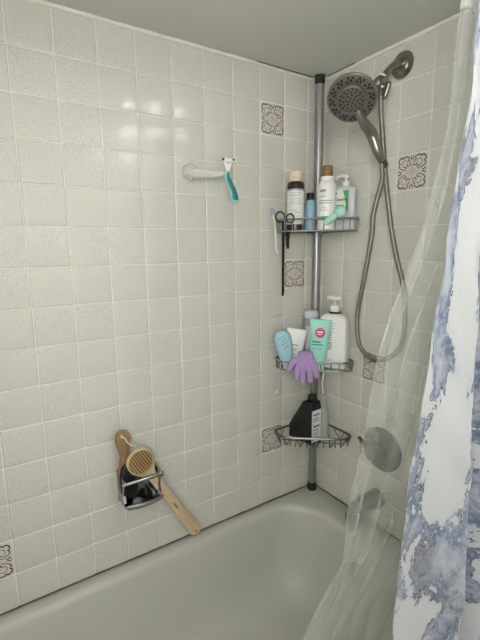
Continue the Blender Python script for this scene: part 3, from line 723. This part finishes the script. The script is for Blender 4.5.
hose = [(-.080, -.356, -.352), (-.075, -.354, -.372), (-.068, -.350, -.399), (-.072, -.326, -.50), (-.066, -.318, -.567), (-.058, -.286, -.713), (-.052, -.258, -.836), (-.050, -.266, -.928), (-.050, -.300, -.968), (-.050, -.344, -.979), (-.050, -.391, -.963), (-.050, -.431, -.925), (-.050, -.446, -.866), (-.050, -.443, -.782), (-.050, -.434, -.724), (-.050, -.404, -.636), (-.052, -.378, -.535), (-.058, -.356, -.397), (-.070, -.352, -.310), (-.086, -.352, -.226), (-.094, -.353, -.175), (-.097, -.353, -.150)]
hp2 = catmull([W(*p) for p in hose], 8)
root = thing('shower_hose', 'flexible grey metal shower hose hanging in a long loop', 'hose', hp2[0])
b = MB(); b.tube(hp2, .0078, 12); b.shift(-root.location); b.build('corrugated_tube', hose_mat(), root)
b = MB(); b.lathe([(.009, 0), (.0105, .002), (.0105, .02), (.008, .024)], axisM(hp2[-1] - V((0, 0, .016)), (-.05, 0, 1)), 16); b.shift(-root.location); b.build('end_nut', M_NICKELD, root)

# valve, spout (behind the liner)
root = thing('tub_valve', 'round grey tub valve plate with lever on the end wall behind the liner', 'valve', W(0, -.35, -1.315))
b = MB(); b.lathe([(.080, .001), (.080, .004), (.076, .009), (.055, .014), (.030, .018), (.028, .030)], Matrix.Rotation(-PI / 2, 4, 'Y'), 48); b.build('escutcheon', M_NICKELD, root)
b = MB(); b.lathe([(.024, .026), (.026, .030), (.026, .062), (.022, .068)], Matrix.Rotation(-PI / 2, 4, 'Y'), 28); b.build('hub', M_NICKELD, root)
b = MB(); b.tube([(-.060, 0, 0), (-.050, .03, .008), (-.034, .062, .014), (-.024, .086, .017)], [.011, .010, .008, .006], 12); b.build('lever', M_NICKELD, root)
root = thing('tub_spout', 'grey metal tub spout on the end wall behind the liner', 'spout', W(0, -.34, -1.508))
b = MB(); b.lathe([(.034, .001), (.034, .006), (.030, .010)], Matrix.Rotation(-PI / 2, 4, 'Y'), 28); b.build('wall_collar', M_NICKELD, root)
b = MB(); b.tube(catmull([(-.006, 0, 0), (-.05, 0, .0), (-.098, 0, -.008), (-.124, 0, -.024), (-.129, 0, -.040)], 5), [.032] * 8 + [.031] * 6 + [.027] * 7, 18); b.build('nozzle', M_NICKELD, root)
b = MB(); b.lathe([(.005, .022), (.005, .040), (.009, .042), (.008, .048)], Matrix.Translation((-.10, 0, -.008)), 14); b.build('diverter_knob', M_NICKELD, root)

# ------------------------------------------------------------------ clear hook with razor
root = thing('razor_hook', 'clear plastic wall hook with a sideways arm stuck on the tiles', 'hook', W(-.560, 0, -.366))
b = MB(); b.lathe([(.024, .0045), (.027, .008), (.027, .018), (.022, .026), (.018, .030)], Matrix.Rotation(PI / 2, 4, 'X') @ Matrix.Rotation(PI / 6, 4, 'Z'), 6, smooth=False); b.build('base', M_ACRYL, root)
b = MB(); b.tube(catmull([(.0, -.026, -.004), (.03, -.036, -.007), (.07, -.044, -.006), (.098, -.050, -.002), (.110, -.052, .003)], 5), [.015] * 5 + [.0135] * 5 + [.011] * 5 + [.0075] * 6, 8); b.build('arm', M_ACRYL, root)
M = Matrix.Translation(W(-.450, -.066, -.366)) @ Matrix.Rotation(-.25, 4, 'Z') @ Matrix.Rotation(-.10, 4, 'Y')
root = thing('razor', 'teal and aqua razor hanging on the clear wall hook', 'razor', M=M)
b = MB(); pts = catmull([(-.004, -.003, .004), (-.008, -.004, -.012), (-.002, -.004, -.034), (.007, -.003, -.060), (.009, -.001, -.084), (.007, 0, -.094)], 5); n = len(pts)
b.tube(pts, [interp([(0, .005), (.25, .0085), (.6, .0105), (.85, .0135), (1, .006)], i / (n - 1)) for i in range(n)], 12, flat=.65); b.build('rim', M_AQUA, root)
b = MB(); b.tube([p + V((.0006, -.0042, 0)) for p in pts[2:-2]], [interp([(0, .003), (.25, .0062), (.6, .0078), (.85, .0102), (1, .004)], i / (n - 5)) for i in range(n - 4)], 12, flat=.5); b.build('grip', M_TEAL, root)
b = MB(); b.tube([(-.010, 0, .030), (-.006, -.001, .012), (-.004, -.003, .002)], [.004, .0045, .004], 8); b.tube([(.010, 0, .030), (.003, -.001, .012), (-.003, -.003, .002)], [.004, .0045, .004], 8); b.box((0, -.001, .018), (.014, .006, .020), bev=.002); b.build('neck', M_WHITE, root)
b = MB(); b.box((0, -.002, .036), (.044, .012, .013), Matrix.Rotation(.1, 4, 'Y'), bev=.004); b.build('head', M_LABEL, root)
for x in (-.017, .017):
    b = MB(); b.box((x, -.0085, .037 - x * .1), (.007, .003, .007), bev=.001); b.build('clip', M_BLACK, root)

# ------------------------------------------------------------------ chrome holder with two brushes
root = thing('soap_holder', 'chrome wall holder with a front bar and curved dish', 'holder', W(-.772, 0, -1.35))
x0, x1 = -.070, .044
b = MB(); b.box(((x0 + x1) / 2, -.005, .014), (x1 - x0 + .006, .009, .104), bev=.003); b.build('back_plate', M_CHROME, root)
for s, x in ((0, x0), (1, x1)):
    b = MB(); Mx = Matrix.Translation((x, 0, 0)) @ Matrix.Rotation(PI / 2, 4, 'Z')
    b.prism([(-.004, .066), (-.030, .068), (-.078, .056), (-.082, .048), (-.074, .038), (-.060, .0), (-.068, -.020), (-.060, -.034), (-.004, -.038)], -.004, .004, Mx, bev=.002)
    b.build('bracket', M_CHROME, root)
b = MB(); b.lathe([(.0001 + .0062, x0 + .002), (.0062, x1 - .002)], Matrix.Translation((0, -.076, .047)) @ Matrix.Rotation(PI / 2, 4, 'Y'), 16)
for x in (x0 - .004, x1 + .004): b.lathe([(.006, x - .005), (.0085, x - .003), (.0085, x + .003), (.006, x + .005)], Matrix.Translation((0, -.076, .047)) @ Matrix.Rotation(PI / 2, 4, 'Y'), 16)
b.build('front_bar', M_CHROME, root)
b = MB(); rs = []
for yy, zz in ((-.008, -.030), (-.008, -.024), (-.03, -.032), (-.06, -.032), (-.080, -.024), (-.086, -.016), (-.090, -.020), (-.085, -.032), (-.064, -.041), (-.03, -.041)):
    rs.append([V((x, yy - (0 if yy > -.02 else .014 * (1 - ((x - (x0 + x1) / 2) / .062) ** 2) * (abs(yy) / .09)), zz)) for x in [x0 + (x1 - x0) * i / 14 for i in range(15)]])
rs2 = [[r[i] for r in rs] for i in range(15)]; b.rings(rs2, True, True); b.build('dish', M_CHROME, root, angle=50)

# dark-bristled wooden brush standing in the holder, handle upwards
M = Matrix.Translation(W(-.818, -.036, -1.374)) @ Matrix.Rotation(-.06, 4, 'Y') @ Matrix.Rotation(.02, 4, 'X')
root = thing('hand_brush', 'brown wooden brush with black bristles standing handle-up in the chrome holder', 'brush', M=M)
def paddle(outline, y0, y1, bev=.004): 
    b = MB(); b.prism(outline, y0, y1, bev=bev); return b
out = [(x, z) for x, z in ((0, .232), (.012, .229), (.020, .220), (.0235, .205), (.022, .188), (.017, .165), (.0155, .145), (.020, .120), (.027, .095), (.030, .060), (.026, .020), (.015, .004), (-.015, .004), (-.026, .020), (-.030, .060), (-.027, .095), (-.020, .120), (-.0155, .145), (-.017, .165), (-.022, .188), (-.0235, .205), (-.020, .220), (-.012, .229))]
b = paddle([(p.x, p.y) for p in catmull([(x, z, 0) for x, z in out], 3, True)], -.006, .006); b.build('handle', M_WALNUT, root)
b = MB(); 
b.prism([(x * .95, z) for x, z in ((.0, .128), (.016, .118), (.027, .095), (.030, .060), (.027, .020), (.015, .008), (-.015, .008), (-.027, .020), (-.030, .060), (-.027, .095), (-.016, .118))], -.020, -.0055, bev=.004); b.build('bristles', M_BLACK, root)
b = MB(); b.tube(catmull([(-.004, -.0075, .213), (.004, -.010, .208), (.008, -.012, .196), (.016, -.016, .184), (.026, -.020, .178), (.030, -.016, .176)], 5), .0022, 6); b.tube([V((-.004 + .003 * math.cos(2 * PI * k / 12), -.0068, .215 + .003 * math.sin(2 * PI * k / 12))) for k in range(12)], .0012, 6, closed=True); b.build('cord', M_CORD, root)

# long bath brush: round head bristles outward, handle running down to the tub rim
A = W(-.785, -.060, -1.252); E_ = W(-.588, -.030, -1.592)
dz = (A - E_).normalized(); fx = V((0, -1, 0)); yl = (-fx - dz * (-fx).dot(dz)).normalized(); xl = yl.cross(dz)
M = Matrix((xl, yl, dz)).transposed().to_4x4(); M.translation = E_
root = thing('bath_brush', 'long pale wooden bath brush with round tan-bristled head, leaning from the holder to the tub', 'brush', M=M)
Lb = (A - E_).length
out = [(0, Lb + .047), (.018, Lb + .044), (.034, Lb + .032), (.042, Lb + .010), (.041, Lb - .014), (.032, Lb - .034), (.022, Lb - .050), (.0155, Lb - .070), (.0145, Lb - .11), (.0162, Lb - .18), (.0185, .10), (.0205, .04), (.0195, .008), (.012, -.006), (0, -.010)]
out = out + [(-x, z) for x, z in out[-2:0:-1]]
b = MB(); cz = [(p.x, p.y) for p in catmull([(x, z, 0) for x, z in out], 3, True)]
# chamfer towards the centre line instead of the far centroid
def flat_body(poly, y0, y1, e):
    mb = MB(); 
    def ring(y, ins): return [V((x - math.copysign(min(ins, abs(x)), x), y, z - (ins if z > Lb + .03 else 0) + (ins if z < .0 else 0))) for x, z in poly]
    mb.rings([ring(y0, e), ring(y0 + e * .3, e * .3), ring(y0 + e, 0), ring(y1 - e, 0), ring(y1 - e * .3, e * .3), ring(y1, e)], True, True); return mb
flat_body(cz, -.0065, .0065, .003).build('handle', M_PINE, root)
b = MB(); b.lathe([(.010, 0.0), (.0095, .0012), (.0045, .0012), (.004, .0)], Matrix.Translation((0, -.0066, .008)) @ Matrix.Rotation(PI / 2, 4, 'X') @ Matrix.Diagonal((.42, .42, .5, 1)), 14); b.build('hang_hole', M_BRISTT, root)
b = MB(); b.lathe([(.0375, .0), (.038, .0015), (.0365, .0025)], Matrix.Translation((0, -.0064, Lb + .004)) @ Matrix.Rotation(PI / 2, 4, 'X') @ Matrix.Diagonal((.98, 1.03, 1, 1)), 32); b.build('bristle_bed', M_BRISTT, root)
b = MB()
for i in range(-4, 5):
    for j in range(-8, 9):
        x, z = i * .0078, j * .0047 + (.0023 if i % 2 else 0)
        if (x / .0365) ** 2 + (z / .037) ** 2 < 1:
            b.lathe([(.0019, -.001), (.0021, .010), (.0016, .0125)], Matrix.Translation((x, -.0085, Lb + .004 + z)) @ Matrix.Rotation(PI / 2 + random.uniform(-.08, .08), 4, 'X'), 6)
o = b.build('bristles', M_BRIST, root); o['kind'] = 'stuff'
b = MB(); lines(b, lambda x, z: V((x, -.0069, z)), [(-.003, .003, .165, .028)]); b.build('stamp', M_WALNUT, root)

# ------------------------------------------------------------------ curtains on their rod
rod = thing('curtain_rod', 'white curtain rod across the tub opening just under the ceiling', 'rod', (-.76, -.784, ZO - .055))
b = MB(); b.lathe([(.0125, -.768), (.0125, .757)], Matrix.Rotation(PI / 2, 4, 'Y'), 20); b.build('tube', M_WHITE, rod)
for x, s in ((-.768, 1), (.757, -1)):
    b = MB(); b.lathe([(.028, 0), (.028, .004), (.016, .012), (.014, .02)], Matrix.Translation((x, 0, 0)) @ Matrix.Rotation(s * PI / 2, 4, 'Y'), 24); b.build('end_flange', M_WHITE, rod)

ring0 = None
for k in range(9):
    x = -.39 + .041 * k
    if ring0 is None:
        b = MB(); b.tube([V((0, .0175 * math.cos(2 * PI * q / 20), .0175 * math.sin(2 * PI * q / 20))) for q in range(20)], .0022, 7, closed=True)
        ring0 = b.build('curtain_ring', M_CHROME); o = ring0
    else:
        o = ring0.copy(); COL.objects.link(o)
    o.location = (x, -.784, ZO - .0575); tag(o, 'thin chrome ring holding the shower curtain on the rod', 'curtain ring', 'rings on the curtain rod')

def sheet(name, nu, nv, fn, m, label, cat, loc, thick):
    me_v = []; uvs = []
    for j in range(nv + 1):
        row = [fn(i / nu, j / nv) for i in range(nu + 1)]; u = 0
        for i, p in enumerate(row):
            uvs.append((row and i / nu * .62, p.z)); me_v.append(p)
    fs = [[j * (nu + 1) + i, j * (nu + 1) + i + 1, (j + 1) * (nu + 1) + i + 1, (j + 1) * (nu + 1) + i] for j in range(nv) for i in range(nu)]
    me = bpy.data.meshes.new(name); L0 = V(loc); me.from_pydata([p - L0 for p in me_v], [], fs); me.materials.append(m)
    ul = me.uv_layers.new(name='UVMap')
    for lp in me.loops: ul.data[lp.index].uv = uvs[lp.vertex_index]
    for p in me.polygons: p.use_smooth = True
    o = bpy.data.objects.new(name, me); COL.objects.link(o); o.location = L0
    return tag(o, label, cat)

XL = [(-1.92, -.56), (-1.38, -.536), (-1.296, -.534), (-1.144, -.528), (-1.066, -.517), (-.93, -.499), (-.856, -.485), (-.782, -.475), (-.682, -.457), (-.592, -.451), (-.552, -.444), (-.415, -.419), (-.337, -.411), (-.225, -.404), (-.05, -.400)]
XR = [(-1.92, -.36), (-1.44, -.375), (-1.27, -.380), (-1.106, -.385), (-.89, -.398), (-.755, -.404), (-.61, -.408), (-.4, -.385), (-.05, -.370)]
def fabric(u, v):
    z = -.06 - v * 1.86
    xl, xr = smooth_tab(XL, z) - .006, smooth_tab(XR, z); a = .55 + .45 * min(1, v * 1.6)
    kn = [(0, xl, -.800), (.10, xl + (xr - xl) * .30, -.806), (.24, xl + (xr - xl) * .72, -.826), (.34, xr, -.842), (.40, xr + .016, -.836), (.48, xr + .034, -.800), (.56, xr + .058, -.806), (.64, xr + .085, -.846), (.72, xr + .11, -.838), (.80, xr + .15, -.795), (.90, xr + .22, -.845), (1.0, -.03, -.80)]
    P = [V((k[1], k[2], 0)) for k in kn]
    for i in range(len(kn) - 1):
        if u <= kn[i + 1][0] or i == len(kn) - 2:
            t = (u - kn[i][0]) / (kn[i + 1][0] - kn[i][0])
            p0, p1, p2, p3 = P[max(i - 1, 0)], P[i], P[i + 1], P[min(i + 2, len(P) - 1)]
            q = .5 * ((2 * p1) + (p2 - p0) * t + (2 * p0 - 5 * p1 + 4 * p2 - p3) * t * t + (3 * p1 - p0 - 3 * p2 + p3) * t ** 3); break
    y = -.804 + (q.y + .80) * a + .002 * math.sin(z * 23 + u * 9) + .0015 * math.sin(z * 41 + u * 25)
    return V((q.x, y, z + ZO))
BLOBS[:] = [(u, z + ZO, ru, rz, w) for u, z, ru, rz, w in ((.04, -.66, .06, .16, .28), (.15, -.62, .09, .28, -.30), (.09, -.83, .12, .08, .22), (.13, -1.0, .085, .17, -.38), (.02, -1.03, .055, .13, .30),
    (.08, -1.23, .16, .11, .24), (.20, -1.32, .10, .2, .22), (.31, -1.0, .10, .7, .24), (.05, -.40, .06, .07, .28), (.02, -.87, .04, .05, -.2))]
fab = sheet('shower_curtain', 150, 150, fabric, curtain_mat(), 'white shower curtain printed with blue marbled clouds and dark veins', 'curtain', (-.40, -.80, ZO - .06), .001)

LX = [(-1.86, -.60), (-1.563, -.562), (-1.426, -.545), (-1.31, -.521), (-1.16, -.5275), (-1.01, -.516), (-.909, -.520), (-.822, -.514), (-.713, -.474), (-.648, -.450), (-.548, -.420), (-.46, -.410), (-.375, -.405), (-.272, -.397), (-.17, -.388), (-.05, -.380)]
LY = [(-1.86, -.50), (-1.563, -.58), (-1.426, -.62), (-1.31, -.65), (-1.16, -.67), (-1.01, -.69), (-.909, -.70), (-.822, -.71), (-.713, -.72), (-.648, -.73), (-.548, -.74), (-.46, -.75), (-.375, -.76), (-.05, -.765)]
def liner(u, v):
    z = -.06 - v * 1.80
    xl, yl_ = smooth_tab(LX, z), smooth_tab(LY, z)
    q = min(1, max(0, (v - .55) / .3)); xr, yr = -.03 - .17 * q * q * (3 - 2 * q), -.768 + .15 * v ** 1.5
    w = u ** 1.25
    x = xl + (xr - xl) * w; y = yl_ + (yr - yl_) * w
    top_ = max(0, 1 - v * 1.7)
    x += (.012 + .004 * v) * min(1, u * 6) * min(1, (1 - u) * 6) * math.sin(u * 41 + 1.6 * math.sin(v * 4.2) + 3 * v + 1.3)
    x += .011 * top_ * math.exp(-u / .16) * math.sin(u * 150) * min(1, u * 12)
    amp = (.007 + .006 * v) * min(1, u * 5 + .25)
    top = max(0, 1 - v * 2.2)
    y += amp * math.sin(u * 41 + 1.6 * math.sin(v * 4.2) + 3 * v) * (.7 + .3 * math.sin(u * 17 + 2)) + .003 * top * math.sin(u * 120)
    # diagonal pull folds running down to the free edge
    y += .007 * math.sin(26 * (u * 1.3 + v * .9)) * (.3 + .7 * v)
    y += .010 * math.exp(-((u - .05) / .025) ** 2) * (.4 + v)
    return V((x, max(y, -.770) if z > -1.50 else max(y, -.640), z + ZO))
lin = sheet('shower_curtain_liner', 170, 130, liner, liner_mat(), 'translucent clear shower liner hanging into the tub, its free edge pulled out', 'curtain liner', (-.38, -.77, ZO - .06), .001)

# ------------------------------------------------------------------ lights: vanity bar, added fill lamp and window
def emis(name, col, s):
    m, N, L, B = nodes(name); B.inputs['Emission Color'].default_value = (*col, 1); B.inputs['Emission Strength'].default_value = s; B.inputs['Base Color'].default_value = (.9, .9, .9, 1); return m
LAMP = 40.0; FILL_DOME = 6.0; FILL_WINDOW = 14.2
M_BULB = emis('lamp_glass', (.96, .985, 1.0), LAMP)
vl = thing('vanity_light', 'bar of frosted globe lamps on the end wall past the tub', 'lamp', (0, -1.42, ZO + .13))
b = MB(); b.box((-.022, 0, 0), (.04, .72, .09), bev=.008); b.build('back_bar', M_CHROME, vl)
for k in range(4):
    y = -.27 + .18 * k
    b = MB(); b.lathe([(.022, .0), (.022, .03)], Matrix.Translation((-.042, y, 0)) @ Matrix.Rotation(-PI / 2, 4, 'Y'), 16); b.build('socket', M_CHROME, vl)
    b = MB(); b.sphere((-.115, y, 0), .045, 20); b.build('globe', M_BULB, vl)
cl = thing('added_fill_lamp', 'added frosted dome fill lamp on the unseen room ceiling', 'lamp', (-1.2, -1.65, 2.30))  # unseen lamp added as fill, evens out light on walls and curtain
b = MB(); b.lathe([(.13, -.001), (.13, -.02), (.12, -.03)], seg=32); b.build('ring', M_WHITE, cl)
b = MB(); b.lathe([(.12, -.03), (.11, -.055), (.075, -.08), (.02, -.09)], seg=32); b.build('dome', emis('fill_dome_glass', (1, .99, .96), FILL_DOME), cl)

# added glowing window in the left wall, out of view, brightens the end wall
wy0, wy1, wz0, wz1 = -2.04, -1.20, 1.25, 2.05; wx = -1.528
b = MB()
for (y, z, sy, sz) in (((wy0 + wy1) / 2, wz0, wy1 - wy0 + .10, .05), ((wy0 + wy1) / 2, wz1, wy1 - wy0 + .10, .05), (wy0, (wz0 + wz1) / 2, .05, wz1 - wz0), (wy1, (wz0 + wz1) / 2, .05, wz1 - wz0), ((wy0 + wy1) / 2, (wz0 + wz1) / 2, .035, wz1 - wz0)):
    b.box((wx + .012, y, z), (.028, sy, sz))
w1 = struct('added_window_1', b, M_WHITE)
b = MB(); b.box((wx + .004, (wy0 + wy1) / 2, (wz0 + wz1) / 2), (.006, wy1 - wy0, wz1 - wz0)); struct('added_glow_pane', b, emis('fill_glow_glass', (1.0, .985, .93), FILL_WINDOW), w1)

# pieces that belong to a part sit one level deeper
DEEP = {'pump_head': 'pump_collar', 'label_panel': 'body', 'label_band': 'body', 'blue_edge': 'body', 'teal_band': 'body', 'green_panel': 'label_panel', 'emblem': 'body', 'lettering': 'body', 'neck_ring': 'body', 'bristles': 'bristle_bed', 'hang_hole': 'handle', 'stamp': 'handle',
        'cord': 'handle', 'washer_ring': 'shower_arm', 'lever': 'diverter', 'hose_nut': 'handle', 'grip': 'rim', 'clip': 'head', 'diverter_knob': 'nozzle', 'trigger_head': 'collar', 'edging': 'band', 'teeth': 'spine', 'bristle_ring': 'head', 'dome': 'ring', 'overflow_plate': 'basin', 'cuff': 'knit', 'front_bar': None}
for o in list(bpy.data.objects):
    if o.type != 'EMPTY' or o.parent: continue
    kids = {}
    for c in o.children: kids.setdefault(c.name.split('.')[0], c)
    for c in list(o.children):
        p = kids.get(DEEP.get(c.name.split('.')[0]) or '')
        if p is not None and p is not c and p.parent is o and not c.children: c.parent = p

wd = bpy.data.worlds.new('World'); scn.world = wd; wd.use_nodes = True
wd.node_tree.nodes['Background'].inputs[0].default_value = (.5, .52, .55, 1); wd.node_tree.nodes['Background'].inputs[1].default_value = .05

# ------------------------------------------------------------------ camera
cam = bpy.data.cameras.new('camera'); co = bpy.data.objects.new('camera', cam); COL.objects.link(co)
yaw, pit, rol = .577219, -.171365, -.011479
fw = V((math.sin(yaw) * math.cos(pit), math.cos(yaw) * math.cos(pit), math.sin(pit))); rt = V((math.cos(yaw), -math.sin(yaw), 0)); up = rt.cross(fw)
r_ = rt * math.cos(rol) + up * math.sin(rol); u_ = -rt * math.sin(rol) + up * math.cos(rol)
MC = Matrix((r_, u_, -fw)).transposed().to_4x4(); MC.translation = V((-1.17324, -1.23039, -.602836 + ZO)); co.matrix_world = MC
cam.sensor_width = 36; cam.sensor_fit = 'AUTO'; cam.lens = 414.58 * 36 / 640; cam.clip_start = .01
scn.camera = co
scn.view_settings.view_transform = 'Standard'; scn.view_settings.look = 'None'; scn.view_settings.gamma = 1; scn.view_settings.use_curve_mapping = False
scn.view_settings.exposure = -0.05
